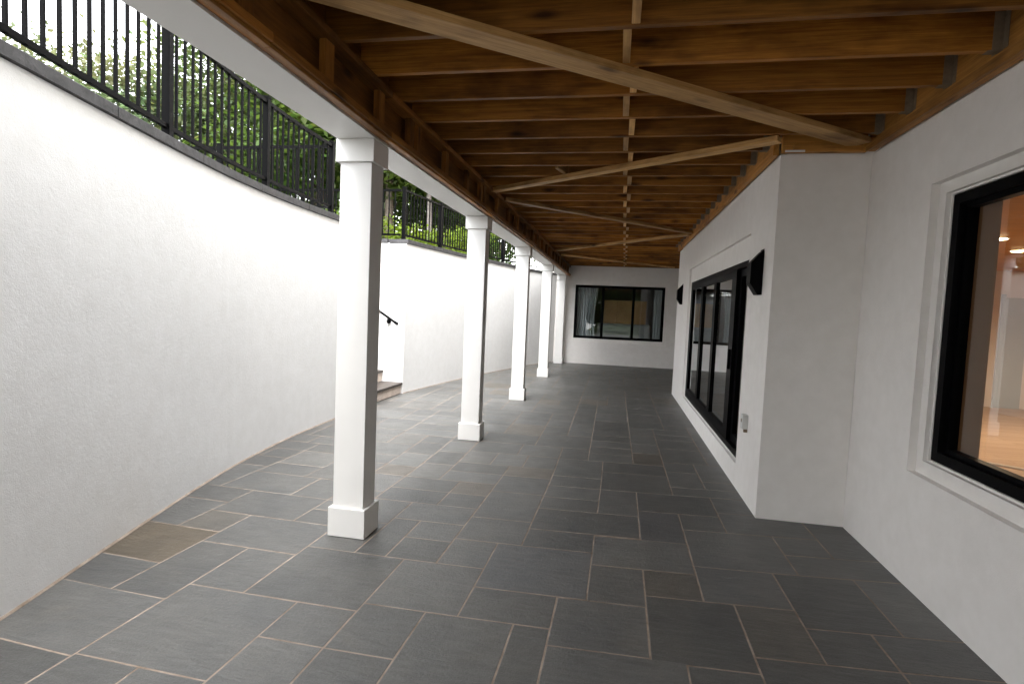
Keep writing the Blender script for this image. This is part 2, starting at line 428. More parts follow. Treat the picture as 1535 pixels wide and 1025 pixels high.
# ------------------------------------------------------------------ retaining walls with slate coping
ZT, ZC = 2.485, 2.55
def cop(mb, pts_path, a0=-.028, a1=.33):
    n = len(pts_path) - 1; k = 0
    while k < n:                                        # cut stones about 0.95 m long with open joints
        e = min(n, k + 8); e = n if n - e < 4 else e
        seg = list(pts_path[k:e + 1])
        if e < n:
            (p, sd), (q, _) = seg[-1], seg[-2]; d = math.hypot(p[0] - q[0], p[1] - q[1])
            seg[-1] = ((p[0] + (q[0] - p[0]) * .007 / d, p[1] + (q[1] - p[1]) * .007 / d), sd)
        cop1(mb, seg, a0, a1); k = e
def cop1(mb, pts_path, a0, a1):
    mb.sweep(pts_path, [(a0, ZT + .002), (a1, ZT + .002), (a1, ZC), (a0 + .004, ZC), (a0, ZC - .004)])
t = thing('retaining_wall', 'long curved white stucco retaining wall left of the columns under a dark coping, before the stairs', 'retaining wall', (-3.0, 3, 0))
w = MB(); w.sweep(wpath(-6, YS0, 0), [(0, -.2), (.30, -.2), (.30, ZT), (0, ZT)])
w.box(XS, wx(YS0) - .302, YS0 - .30, YS0, -.2, ZT)
child(w, 'wall', M['stucco'], t)
c = MB(); c.sweep(wpath(-6, YS0 - .01, 0, .1), [(.002, .0015), (-.011, .0015), (-.006, .007), (.002, .013)])
child(c, 'mortar_bead', M['grout'], t)
c = MB(); cop(c, wpath(-6, YS0 + .02, 0))
child(c, 'coping', M['coping'], t, bevel=0)
c = MB(); c.box(XS, wx(YS0) - .332, YS0 - .31, YS0 + .02, ZT + .002, ZC)
child(c, 'coping', M['coping'], t)
t = thing('retaining_wall', 'farther curved white retaining wall beyond the stairs, running behind the small columns to the end wall', 'retaining wall', (-3.0, 12, 0))
w = MB(); w.sweep(wpath(YS1, 15.80, 0), [(0, -.2), (.30, -.2), (.30, ZT), (0, ZT)])
w.box(XS, wx(YS1) - .297, YS1, YS1 + .30, -.2, ZT)
child(w, 'wall', M['stucco'], t)
c = MB(); c.sweep(wpath(YS1 + .01, 15.7, 0, .1), [(.002, .0015), (-.011, .0015), (-.006, .007), (.002, .013)])
child(c, 'mortar_bead', M['grout'], t)
c = MB(); cop(c, wpath(YS1 - .02, 15.80, 0)); child(c, 'coping', M['coping'], t)
c = MB(); c.box(XS, wx(YS1) - .332, YS1 - .02, YS1 + .31, ZT + .002, ZC); child(c, 'coping', M['coping'], t)

# ------------------------------------------------------------------ stairs up to the yard
t = thing('staircase', 'outdoor stone staircase with brown treads and tan risers, rising between the two white retaining walls', 'stairs', (-3.45, 7.5, 0))
NS = 13; RISE = ZG / NS; RUN = .345
for i in range(NS):
    x = -3.455 - RUN * i; z = RISE * (i + 1)
    rr = MB()
    yy = YS0 + .004; wds = [.62, .5, .66, .38]; k = i
    while yy < YS1 - .01:
        e = min(YS1 - .004, yy + wds[k % 4]); k += 1
        if YS1 - e < .15: e = YS1 - .004
        rr.box(x - .10, x - .012, yy + .003, e - .003, z - RISE + (.012 if i == 0 else .001), z - .041); yy = e
    rr.box(x - .5, x - .03, YS0 + .004, YS1 - .004, z - RISE + .001, z - .042)
    child(rr, 'riser', M['riser'], t)
    tr = MB(); tr.box(x - RUN - .02, x + .012, YS0 + .005, YS1 - .005, z - .04, z)
    child(tr, 'tread', M['tread'], t, bevel=.004)
t = thing('handrail', 'short black handrail sloping down the white side wall of the stairs', 'handrail', (-3.7, 8.55, 1.2))
h = MB(); sl = .636
p0 = Vector((-3.535, 8.55, 1.155)); p1 = p0 + Vector((-4.2, 0, 4.2 * .62))
h.tube([p0, p0 + (p1 - p0) * .5, p1], .0195, 12); child(h, 'rail', M['iron'], t, smooth=False)
h = MB(); h.tube([p0 + Vector((.004, 0, -.002)), p0 + Vector((-.05, 0, .031))], .024, 12); child(h, 'end_cap', M['iron'], t)
for s in (.17, 1.6, 3.2):
    b = p0 + Vector((-s, 0, s * .62)); h = MB()
    h.tube([b + Vector((0, 0, -.015)), b + Vector((-.01, .012, -.06)), b + Vector((-.01, .065, -.07))], .010, 8)
    h.tube([b + Vector((-.01, .045, -.07)), b + Vector((-.01, .0695, -.07))], .036, 16)
    child(h, 'bracket', M['iron'], t)

# ------------------------------------------------------------------ black metal fences on the coping
def fence(label, pts, post_at, loc, endposts=True):
    """pts: dense path of (x,y) along the fence; post_at: distances of the posts"""
    t = thing('metal_fence', label, 'fence', (*loc, ZC), 'black metal fences on the coping')
    acc = [0]
    for a, b in zip(pts[:-1], pts[1:]): acc.append(acc[-1] + math.hypot(b[0] - a[0], b[1] - a[1]))
    L = acc[-1]
    def at(s):
        s = max(0, min(L - 1e-6, s))
        i = max(k for k in range(len(acc) - 1) if acc[k] <= s)
        u = (s - acc[i]) / (acc[i + 1] - acc[i]); a, b = pts[i], pts[i + 1]
        return (a[0] + (b[0] - a[0]) * u, a[1] + (b[1] - a[1]) * u, math.atan2(b[1] - a[1], b[0] - a[0]))
    ZTOP = ZC + .84
    path = []
    for i, p in enumerate(pts):
        a = pts[max(i - 1, 0)]; b = pts[min(i + 1, len(pts) - 1)]
        d = math.hypot(b[0] - a[0], b[1] - a[1]); path.append((p, (-(b[1] - a[1]) / d, (b[0] - a[0]) / d)))
    for nm, zc, hh, ww in (('top_rail', ZTOP, .034, .019), ('bottom_rail', ZC + .108, .030, .016)):
        m = MB(); m.sweep(path, [(-ww, zc - hh), (ww, zc - hh), (ww, zc), (-ww, zc)]); child(m, nm, M['iron'], t)
    pm = None
    for s in post_at:
        x, y, a = at(s)
        if pm is None:
            m = MB(); m.box(-.027, .027, -.027, .027, 0, .862); m.box(-.031, .031, -.031, .031, .858, .876); m.box(-.05, .05, -.05, .05, 0, .008)
            pm = m.build('post', M['iron'], t)
            q = pm
        else: q = copy_part(pm, t)
        q.location = (x - loc[0], y - loc[1], 0); q.rotation_euler = (0, 0, a)
    bmo = None; ps = sorted(post_at)
    segs = list(zip(ps[:-1], ps[1:]))
    if ps[0] > .2: segs.insert(0, (0, ps[0]))
    if L - ps[-1] > .2: segs.append((ps[-1], L))
    for s0, s1 in segs:
        n = max(2, round((s1 - s0) / .108))
        for i in range(1, n):
            x, y, a = at(s0 + (s1 - s0) * i / n)
            if bmo is None:
                m = MB(); m.box(-.0085, .0085, -.0085, .0085, .075, .815); bmo = m.build('baluster', M['iron'], t); q = bmo
            else: q = copy_part(bmo, t)
            q.location = (x - loc[0], y - loc[1], 0); q.rotation_euler = (0, 0, a)
    return t
def arc_s(y, y0, off):
    pp = wpath(y0, y, off); s = 0
    for a, b in zip(pp[:-1], pp[1:]): s += math.hypot(b[0][0] - a[0][0], b[0][1] - a[0][1])
    return s
OFF = .06
ya = -.5
pts = [p for p, _ in wpath(ya, YS0 - .13, OFF)]
Lt = arc_s(YS0 - .13, ya, OFF)
fence('curved black picket fence on the dark coping of the long left retaining wall', pts,
      [arc_s(y, ya, OFF) for y in (.35, 1.86, 3.37, 4.88)] + [Lt - .03], (-3.2, 3.0))
pe = pts[-1]
fence('straight black picket fence leaving the long left wall along the near stair side', [(pe[0] - .06 - .3 * i, YS0 - .14) for i in range(15)], [1.5, 3.0, 4.15], (pe[0], YS0 - .14))
pts = [p for p, _ in wpath(YS1 + .09, 15.7, .13)]
fence('curved black picket fence on the far wall, seen between the middle columns', pts, [.03] + [arc_s(y, YS1 + .09, .13) for y in (10.05, 11.5, 12.95, 14.4)], (-3.0, 12))
pe = pts[0]
fence('straight black picket fence beyond the stairs, just right of the first column', [(pe[0] - .06 - .3 * i, YS1 + .15) for i in range(15)], [1.5, 3.0, 4.15], (pe[0], YS1 + .15))

# ------------------------------------------------------------------ columns
COLS = [(-1.492, 3.165), (-1.432, 5.90), (-1.412, 8.78), (-1.426, 12.07), (-1.436, 15.42)]
LAB = ['nearest and largest white square column, standing left of centre on the slate floor',
       'second white square column from the camera, right of the stairs',
       'third white square column from the camera, in the middle of the row',
       'fourth white square column from the camera, slim with distance',
       'last and smallest white square column, close against the end wall']
S = .25; D = .215; ins = .022; ZS = 2.487
proto = None
for (x, y), lab in zip(COLS, LAB):
    t = thing('column', lab, 'column', (x - S / 2, y + D / 2, 0), 'white columns carrying the deck beam')
    if proto is None:
        hs, hd = S / 2, D / 2
        m = MB(); m.box(-hs + ins, hs - ins, -hd + ins, hd - ins, .186, 2.352); a = m.build('shaft', M['trim'], t, bevel=.003)
        m = MB(); m.box(-hs, hs, -hd, hd, .002, .188); b = m.build('base', M['trim'], t, bevel=.004)
        m = MB(); m.box(-hs, hs, -hd, hd, 2.35, ZS - .001); c = m.build('capital', M['trim'], t, bevel=.003)
        proto = (a, b, c)
    else:
        for q in proto: copy_part(q, t)

# ------------------------------------------------------------------ wooden deck overhead
t = deck = thing('wooden_deck', 'raised timber deck overhead with exposed brown joists, diagonal braces and a white clad beam', 'deck', (0, 6, 2.5))
BX = [(-2.3, -1.465), (2, -1.466), (3.2, -1.484), (6.0, -1.446), (8.8, -1.415), (12, -1.427), (15.8, -1.436)]
def bx(y):
    for (a, p), (b, q) in zip(BX[:-1], BX[1:]):
        if y <= b: return p + (q - p) * (y - a) / (b - a)
    return BX[-1][1]
BY = [-2.3, 2, 3.2, 6.0, 8.8, 12, 15.80]
bpath = [((bx(y), y), (1, 0)) for y in BY]
m = MB(); m.sweep(bpath, [(-.25, ZS), (-.002, ZS), (-.002, ZS + .02), (-.23, ZS + .02), (-.23, 2.98), (-.25, 2.98)])
child(m, 'beam_cladding', M['trim'], t)
def lumber(name, mt, L, wy, hz, parent, loc, rz=0, ry=0, bev=.003):
    """a board of length L along local X, centred; loc is in world space"""
    b = MB(); b.box(-L / 2, L / 2, -wy / 2, wy / 2, -hz / 2, hz / 2)
    o = b.build(name, mt, parent, bevel=bev)
    o.location = Vector(loc) - Vector(parent.location); o.rotation_euler = (0, ry, rz); return o
ZJ = 2.77
for i in range(len(BY) - 1):          # boards run from column to column
    ya, yb = BY[i], BY[i + 1]; xa, xb = bx(ya), bx(yb); L = math.hypot(xb - xa, yb - ya) - .003; rz = math.atan2(yb - ya, xb - xa); xm, ym = (xa + xb) / 2, (ya + yb) / 2
    lumber('bottom_plate', M['beamwood'], L, .088, .038, t, (xm + .046, ym, ZS + .028), rz)
    lumber('bottom_plate', M['ledger'], L, .030, .016, t, (xm + .062, ym, ZS + .0), rz)
    lumber('top_plate', M['beamwood'], L, .088, .036, t, (xm + .046, ym, ZJ - .021), rz)
    lumber('beam_board', M['beamwood'], L, .03, .46, t, (xm - .02, ym, ZS + .255), rz)
stud = None; n = 0
y = 3.10 - .612 * 8
while y < 15.7:
    for dy in ((0, -.14) if n % 3 == 0 else (0,)):
        p = Vector((bx(y) + .046, y + dy, (ZS + .047 + ZJ - .039) / 2))
        if stud is None: stud = q = lumber('stud', M['beamwood'], ZJ - ZS - .09, .08, .036, t, p, 0, R(90))
        else: q = copy_part(stud, t, p - Vector(t.location))
    y += .612; n += 1
JS = .39; JY = [2.58 + JS * n for n in range(-12, 34)]
protoj = {}
hang = None
for y in JY:
    key = 0 if y < YJ - .06 else (1 if y < YE else 2)
    x1 = (1.662, 1.058, 2.18)[key]; x0 = -1.705; xm = (x0 + x1) / 2
    if key not in protoj: protoj[key] = q = lumber('joist', M['joist'], x1 - x0, .038, .235, t, (xm, y, ZJ + .1175))
    else: q = copy_part(protoj[key], t, Vector((xm, y, ZJ + .1175)) - Vector(t.location))
    if key < 2:
        if hang is None:
            m = MB(); m.box(-.045, -.001, -.0205, -.0193, -.001, .17); m.box(-.045, -.001, .0193, .0205, -.001, .17); m.box(-.06, -.001, -.022, .022, -.0035, -.001)
            m.box(-.003, -.0005, -.055, -.022, .0, .17); m.box(-.003, -.0005, .022, .055, .0, .17)
            hang = q = m.build('joist_hanger', M['hanger'], t)
        else: q = copy_part(hang, t)
        q.location = Vector((x1 + .003, y, ZJ)) - Vector(t.location)
blk = None
for i, (a, b) in enumerate(zip(JY[:-1], JY[1:])):
    p = Vector((.0 + .012 * (a - 2.6) + (.02 if i % 2 else -.02), (a + b) / 2, ZJ + .1175))
    if blk is None: blk = q = lumber('blocking', M['brace'], JS - .041, .038, .228, t, p, R(90))
    else: q = copy_part(blk, t, p - Vector(t.location))
lumber('blocking', M['brace'], .34, .038, .09, t, (-.56, 5.2, ZJ + .05), R(76))
for a, b in (((-1.40, 2.0), (1.60, 4.27)), ((-1.37, 5.84), (1.05, 4.18)), ((-1.354, 6.31), (1.05, 8.75)), ((-1.30, 11.58), (1.05, 8.93)), ((-1.28, 12.5), (1.41, 15.2))):
    d = Vector((b[0] - a[0], b[1] - a[1], 0))
    lumber('brace', M['brace'], d.length, .145 if a[1] == 2.0 else .095, .038, t, ((a[0] + b[0]) / 2, (a[1] + b[1]) / 2, ZJ - .020), math.atan2(d.y, d.x))
lumber('ledger_board', M['ledger'], YJ + 2.3 - .05, .04, .305, t, (1.685, (YJ - 2.3 - .05) / 2, ZW + .156), R(90))
lumber('ledger_plate', M['ledger'], YJ + 2.3 - .05, .022, .05, t, (1.6525, (YJ - 2.3 - .05) / 2, ZW + .028), R(90))
lumber('ledger_board', M['ledger'], YE - YJ - .05, .04, .305, t, (1.081, (YE + YJ) / 2, ZW + .156), R(90))
lumber('ledger_board', M['ledger'], 1.66 - 1.105, .036, .30, t, ((1.66 + 1.105) / 2, YJ - .021, ZW + .156), 0)
lumber('ledger_plate', M['ledger'], 1.60 - 1.15, .02, .05, t, (1.40, YJ - .05, ZW + .03), 0)
lumber('ledger_board', M['ledger'], 3.7, .036, .225, t, (.4, YF - .02, ZJ + .12), 0)
m = MB(); m.box(1.118, 1.25, YJ - .062, YJ - .0605, ZW + .001, ZW + .016); child(m, 'flashing', M['trim'], t)
dk = MB(); k = 0; yy = -2.3
while yy < YF - .02:                                    # deck boards
    dk.box(-1.74, 1.74 if yy < YJ else 2.2, yy, yy + .139, 3.006, 3.032); yy += .1405
dk.box(-1.73, 1.74, -2.29, YJ, 3.034, 3.05); dk.box(-1.73, 2.2, YJ, YF - .02, 3.034, 3.05)
child(dk, 'decking', M['beamwood'], t)

# ------------------------------------------------------------------ the house
H = house = thing('house', 'white stucco house with black framed windows and sliding door, right of the terrace', 'house', (1.7, 6, 0))
def ring(mb, f, o, hole, d0, d1, mi=0):
    (u0, u1, w0, w1), (a0, a1, b0, b1) = o, hole
    for (p, q, r, s) in ((u0, u1, w0, b0), (u0, u1, b1, w1), (u0, a0, b0, b1), (a1, u1, b0, b1)):
        if q - p < 1e-6 or s - r < 1e-6: continue
        vs = [f(u, w_, d) for d in (d0, d1) for w_ in (r, s) for u in (p, q)]
        mb.add(vs, [(0, 2, 3, 1), (4, 5, 7, 6), (0, 1, 5, 4), (2, 6, 7, 3), (0, 4, 6, 2), (1, 3, 7, 5)], mi)
fR = lambda u, w_, d: (XR + d, u, w_)
fD = lambda u, w_, d: (XD + d, u, w_)
fF = lambda u, w_, d: (u, YF + d, w_)
# near right wall and its window
w = MB(); EXT = (-5, YJ + .30, -.05, ZW)
ring(w, fR, EXT, (.9, 3.549, .655, 2.30), 0, .044); ring(w, fR, EXT, (.97, 3.481, .732, 2.238), .044, .07)
ring(w, fR, EXT, (1.0, 3.468, .745, 2.226), .07, .265)
child(w, 'wall', M['stucco_fine'], H)
w = MB(); w.box(XD + .0015, XR - .0015, YJ, YJ + .27, -.05, ZW); child(w, 'wall', M['stucco_fine'], H)
def window(f, o, fr_w, d0, d1, mull, glass_d, mull_w=.05):
    """black frame with mullions; panes are its sub-parts"""
    (u0, u1, w0, w1) = o; m = MB()
    ring(m, f, o, (u0 + fr_w, u1 - fr_w, w0 + fr_w, w1 - fr_w), d0, d1)
    ring(m, f, (u0 + .002, u1 - .002, w0 + .002, w1 - .002), (u0 + fr_w + .025, u1 - fr_w - .025, w0 + fr_w + .025, w1 - fr_w - .025), d0 + .035, d1 + .01)
    for c in mull:
        vs = [f(u, w_, d) for d in (d0 + .004, d1) for w_ in (w0 + fr_w, w1 - fr_w) for u in (c - mull_w / 2, c + mull_w / 2)]
        m.add(vs, [(0, 2, 3, 1), (4, 5, 7, 6), (0, 1, 5, 4), (2, 6, 7, 3), (0, 4, 6, 2), (1, 3, 7, 5)])
    fr = child(m, 'window', M['black'], H)
    es = [u0 + fr_w + .02] + [e for c in mull for e in (c - mull_w / 2 + .002, c + mull_w / 2 - .002)] + [u1 - fr_w - .02]
    for a, b in zip(es[::2], es[1::2]):
        p = MB(); q = [f(a, w0 + fr_w + .02, glass_d), f(b, w0 + fr_w + .02, glass_d), f(b, w1 - fr_w - .02, glass_d), f(a, w1 - fr_w - .02, glass_d)]
        p.add(q, [(0, 1, 2, 3)]); L = Vector(H.location); p.v = [tuple(Vector(x) - L) for x in p.v]
        p.build('pane', M['glass'], fr)
    return fr
window(fR, (1.004, 3.464, .748, 2.222), .055, .075, .15, [2.05], .132)
m = MB(); ring(m, fR, (1.0, 3.468, .745, 2.226), (1.03, 3.445, .775, 2.20), .166, .30); child(m, 'window_jamb', M['jamb'], H)
# door wall
w = MB(); EXT = (YJ + .273, YE, -.05, ZW)
ring(w, fD, EXT, (5.122, 9.22, .205, 2.235), 0, .032); ring(w, fD, EXT, (5.132, 9.125, .215, 2.025), .032, .27)
child(w, 'wall', M['stucco_fine'], H)
w = MB(); w.box(XD, XD + .002, YJ + .0005, YJ + .272, -.05, ZW - .0005); child(w, 'wall', M['stucco_fine'], H)
w = MB(); w.box(XD + .001, 2.3, YE - .25, YE - .001, -.05, ZW - .002); w.box(2.2, 2.3, YE, YF + .2, -.05, 3.0); child(w, 'wall', M['stucco_fine'], H)
dr = MB(); ring(dr, fD, (5.134, 9.123, .217, 2.023), (5.184, 9.06, .275, 1.975), .034, .17)
door = child(dr, 'sliding_door', M['black'], H)
L = Vector(H.location)
for (a, b, d) in ((8.002, 9.058, .06), (6.992, 7.998, .06), (5.922, 6.988, .06), (5.186, 5.778, .095)):
    m = MB(); ring(m, fD, (a, b, .277, 1.973), (a + .075, b - .075, .355, 1.905), d - .022, d + .022)
    m.v = [tuple(Vector(x) - L) for x in m.v]; sash = m.build('sash', M['black'], door)
    m = MB(); q = [fD(a + .07, .35, d), fD(b - .07, .35, d), fD(b - .07, 1.91, d), fD(a + .07, 1.91, d)]
    m.add(q, [(0, 1, 2, 3)]); m.v = [tuple(Vector(x) - L) for x in m.v]; m.build('pane', M['glass'], door)
m = MB(); m.box(XD + .036, XD + .12, 5.782, 5.918, .277, 1.973); m.v = [tuple(Vector(x) - L) for x in m.v]; m.build('post', M['black'], door)
m = MB(); m.box(XD + .012, XD + .035, 5.84, 5.862, .98, 1.18); m.v = [tuple(Vector(x) - L) for x in m.v]; m.build('handle', M['black'], door)
# end wall
w = MB(); EXT = (-1.82, 2.198, -.05, 2.757)
ring(w, fF, EXT, (-1.297, 1.375, .632, 2.345), 0, .03); ring(w, fF, EXT, (-1.197, 1.292, .728, 2.247), .03, .25)
child(w, 'wall', M['stucco_fine'], H)
window(fF, (-1.194, 1.289, .731, 2.244), .045, .034, .12, [-.405, .444], .08, .075)
# upper storeys, set back above the deck
w = MB(); w.box(1.76, 2.0, -5, YJ + .2, 2.693, 3.054); w.box(1.15, 1.4, YJ + .201, YE, 2.693, 3.003); w.box(1.15, 1.755, YJ + .01, YJ + .2, 2.693, 3.003); w.box(1.76, 2.0, -5, YF + .1, 3.055, 9.2); w.box(-1.8, 1.758, YF + .02, YF + .25, 2.76, 9.2)
w.box(-2.05, -1.80, YF + .03, 21.9, -.05, 9.2); w.box(-2.05, 2.2, 20.0, 20.25, -.05, 9.2)
child(w, 'upper_wall', M['stucco_fine'], H)
m = MB(); m.prism([(-2.3, 9.2), (5, 11.6), (12.4, 9.2)], 15.6, 22.2, lambda p, q, s: (p, s, q)); m.prism([(1.5, 9.205), (6.8, 11.2), (12.2, 9.205)], -5.4, 15.58, lambda p, q, s: (p, s, q)); child(m, 'roof', M['coping'], H)
# rooms behind the glass
m = MB(); m.box(XD + .275, 12, 4.63, 11.2, 0.0, .10); m.box(XR + .27, 12, -5, 4.629, 0.0, .10); child(m, 'interior_floor', M['roomfloor'], H)
m = MB(); m.box(XD + .275, 12, 4.63, 11.2, 2.52, 2.60); m.box(XR + .27, 12, -5, 4.629, 2.52, 2.60); child(m, 'interior_ceiling', M['roomceil'], H)
m = MB(); m.box(XD + 1.3, 12, 11.21, 11.4, 0, 2.65); m.box(2.75, 2.87, 5.35, 11.2, .101, 2.519); m.box(12.01, 12.2, -5, 11.4, -.05, 9.2); m.box(1.98, 12, -5.2, -5.01, -.05, 9.2)  # includes a partition added to keep lamplight out of the door view
child(m, 'interior_wall', M['roomwall'], H)
m = MB(); m.box(6.72, 7.02, 11.17, 11.207, .10, 2.05); m.box(6.66, 6.72, 11.175, 11.207, .10, 2.11); m.box(7.02, 7.08, 11.175, 11.207, .10, 2.11); child(m, 'interior_door', M['door_int'], H)
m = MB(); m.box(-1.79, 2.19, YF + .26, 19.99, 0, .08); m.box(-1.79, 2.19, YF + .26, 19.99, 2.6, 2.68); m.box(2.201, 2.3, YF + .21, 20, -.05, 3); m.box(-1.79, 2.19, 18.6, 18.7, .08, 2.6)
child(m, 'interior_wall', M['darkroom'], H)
hb = MB(); hb.box(-.42, .86, 16.86, 16.93, .7, 1.86); hb.build('wood_headboard', M['headboard']); hb_o = COL.objects['wood_headboard']
tag(hb_o, 'upright brown wooden panel in the dark room behind the end window', 'headboard')
b = MB(); b.box(-.62, 1.0, 16.45, 16.85, .085, 1.17); b.build('bed', M['bedcloth'], bevel=.06); tag(COL.objects['bed'], 'grey covered bed below the wooden panel, seen through the end window', 'bed')
def curtain(name, xa, xb, y, z0, z1, amp, waves, label, taper):
    m = MB(); n = 90; vs = []; fs = []
    for k in range(2):
        for i in range(n + 1):
            u = i / n
            for j in range(9):
                v = j / 8
                wdt = 1 - taper * math.sin(math.pi * (1 - v)) * .5 - taper * .15 * (1 - v)
                x = xa + (xb - xa) * u * wdt
                vs.append((x, y + amp * math.sin(u * waves * 2 * math.pi + .4 * math.sin(9 * u)) * (1 - .3 * v) + k * .006, z0 + (z1 - z0) * v))
    q = (n + 1) * 9
    for i in range(n):
        for j in range(8):
            a = i * 9 + j
            fs.append((a, a + 9, a + 10, a + 1)); fs.append((q + a, q + a + 1, q + a + 10, q + a + 9))
    m.add(vs, fs); o = m.build(name, M['curtain'], smooth=True); tag(o, label, 'curtain'); return o
curtain('curtain', -1.14, -.50, YF + .36, .3, 2.45, .045, 7, 'pale grey curtain hanging at the left of the end window', .35)
curtain('curtain', 1.02, 1.25, YF + .36, .3, 2.45, .03, 3, 'narrow dark curtain edge at the right side of the end window', .1)
# warm recessed lamps in the room at right
LP = [(5.06, 8.27, 'warm round ceiling lamp glowing in the room behind the right window, the brightest'), (4.2, 7.2, 'second warm ceiling lamp inside the right room, beside the brightest one'),
      (7.1, 8.3, 'warm ceiling lamp deeper inside the right room'), (4.6, 3.4, 'warm ceiling lamp inside the right room, nearest the window')]
for x, y, lab in LP:
    t = thing('recessed_lamp', lab, 'ceiling lamp', (x, y, 2.52), 'warm recessed lamps in the room')
    m = MB(); m.tube([(x, y, 2.5185), (x, y, 2.512)], [.10, .095], 20); child(m, 'trim_ring', M['trim'], t)
    m = MB(); m.tube([(x, y, 2.5115), (x, y, 2.507)], .075, 20); child(m, 'bulb', M['lamp'], t)
    ld = bpy.data.lights.new('room_light', 'SPOT'); ld.energy = 19; ld.color = (1, .76, .52); ld.spot_size = R(160); ld.spot_blend = .6; ld.shadow_soft_size = .07
    lo = bpy.data.objects.new('room_light', ld); COL.objects.link(lo); lo.location = (x, y, 2.49); lo.parent = None
m = MB(); P = []
for i in range(40):
    u = i / 39; P.append((3.62 + 1.3 * u, 6.55 - 1.1 * u + .12 * math.sin(u * 5), .112))
m.tube(P, .011, 8); tag(m.build('cord', M['trim']), 'thin white cord lying on the wooden floor inside the right room', 'cord')

# ------------------------------------------------------------------ wall lamps and the outlet
def sconce(y, label):
    t = thing('wall_lamp', label, 'wall lamp', (XD, y, 1.86), 'black wall lamps beside the sliding door')
    prof = [(-.001, 2.03), (-.012, 2.03), (-.094, 1.935), (-.094, 1.778), (-.034, 1.687), (-.001, 1.687)]
    m = MB(); m.prism(prof, y - .065, y + .065, lambda p, q, s: (XD + p, s, q)); child(m, 'shade', M['black'], t, bevel=.002)
    m = MB(); m.box(XD - .004, XD - .0005, y - .05, y + .05, 1.70, 2.045); child(m, 'back_plate', M['black'], t)
    return t
sconce(4.68, 'larger black angular wall lamp near the wall corner, right of the sliding door')
sconce(10.02, 'smaller distant black angular wall lamp at the far side of the sliding door')
t = thing('outlet_box', 'small white weatherproof outlet box low on the wall right of the sliding door', 'outlet', (XD, 4.80, .64))
m = MB(); m.box(XD - .045, XD - .0005, 4.765, 4.845, .585, .705); child(m, 'cover', M['plastic'], t, bevel=.006)
m = MB(); m.box(XD - .0465, XD - .0452, 4.79, 4.818, .64, .668); child(m, 'latch', M['hanger'], t)
m = MB(); m.box(XD - .03, XD - .001, 4.77, 4.79, .56, .584); child(m, 'cable_entry', M['hanger'], t)

# ------------------------------------------------------------------ trees and shrubs of the yard
def leaf_quad(mb, p, size, r, col):
    a = Vector((r.gauss(0, 1), r.gauss(0, 1), r.gauss(0, .6))).normalized()
    b = a.cross(Vector((r.gauss(0, .6), r.gauss(0, .6), 1))).normalized()
    l = size * r.uniform(.7, 1.3); wd = l * .5
    mb.add([p - a * l * .5, p + b * wd * .5, p + a * l * .5, p - b * wd * .5], [(0, 1, 2, 3)], 0, col)
def tree(label, x, y, h, rad, seed, nl=14000, pale=False, base=None, hue=(.042, .080, .014), leaf=.23, low=.25, trunk_r=.16):
    r = random.Random(seed); base = ZG if base is None else base
    t = thing('tree', label, 'tree', (x, y, base), 'trees in the yard beyond the fence')
    tm = MB(); lean = Vector((r.uniform(-.06, .06), r.uniform(-.06, .06), 1))
    pts = [Vector((x, y, base - .1)) + lean * (h * .85 * i / 6) + Vector((r.gauss(0, .05), r.gauss(0, .05), 0)) * (i > 0) for i in range(7)]
    tm.tube(pts, [trunk_r * (1 - .85 * i / 6) for i in range(7)], 10)
    cl = []
    for i in range(11):
        zf = low + .55 * i / 11 + r.uniform(0, .05); st = pts[0] + (pts[-1] - pts[0]) * min(1, zf)
        an = r.uniform(0, 6.28); ln = rad * r.uniform(.6, 1.0) * (1 - .35 * zf)
        en = st + Vector((math.cos(an) * ln, math.sin(an) * ln, ln * r.uniform(.15, .7)))
        md = (st + en) / 2 + Vector((0, 0, -.1 * ln))
        tm.tube([st, md, en], [trunk_r * .38, trunk_r * .22, trunk_r * .06], 6)
        cl += [en, md]
    child(tm, 'trunk', M['palebark'] if pale else M['bark'], t, smooth=True)
    cz = base + h * (low + 1) / 2; hz = h * (1 - low) / 2
    while len(cl) < 62:
        d = Vector((r.gauss(0, 1), r.gauss(0, 1), r.gauss(0, 1))).normalized() * (r.random() ** .45)
        cl.append(Vector((x + d.x * rad, y + d.y * rad, cz + d.z * hz)))
    cm = MB(); per = nl // len(cl)
    for c in cl:
        k = r.uniform(.7, 1.3); yel = r.uniform(-.15, .35); cr = rad * r.uniform(.16, .30)
        for _ in range(int(per * r.uniform(.5, 1.5))):
            p = c + Vector((r.gauss(0, cr), r.gauss(0, cr), r.gauss(0, cr * .6)))
            q = k * r.uniform(.75, 1.3)
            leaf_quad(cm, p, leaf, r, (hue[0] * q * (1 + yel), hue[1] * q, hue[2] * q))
    child(cm, 'crown', M['leaf'], t)
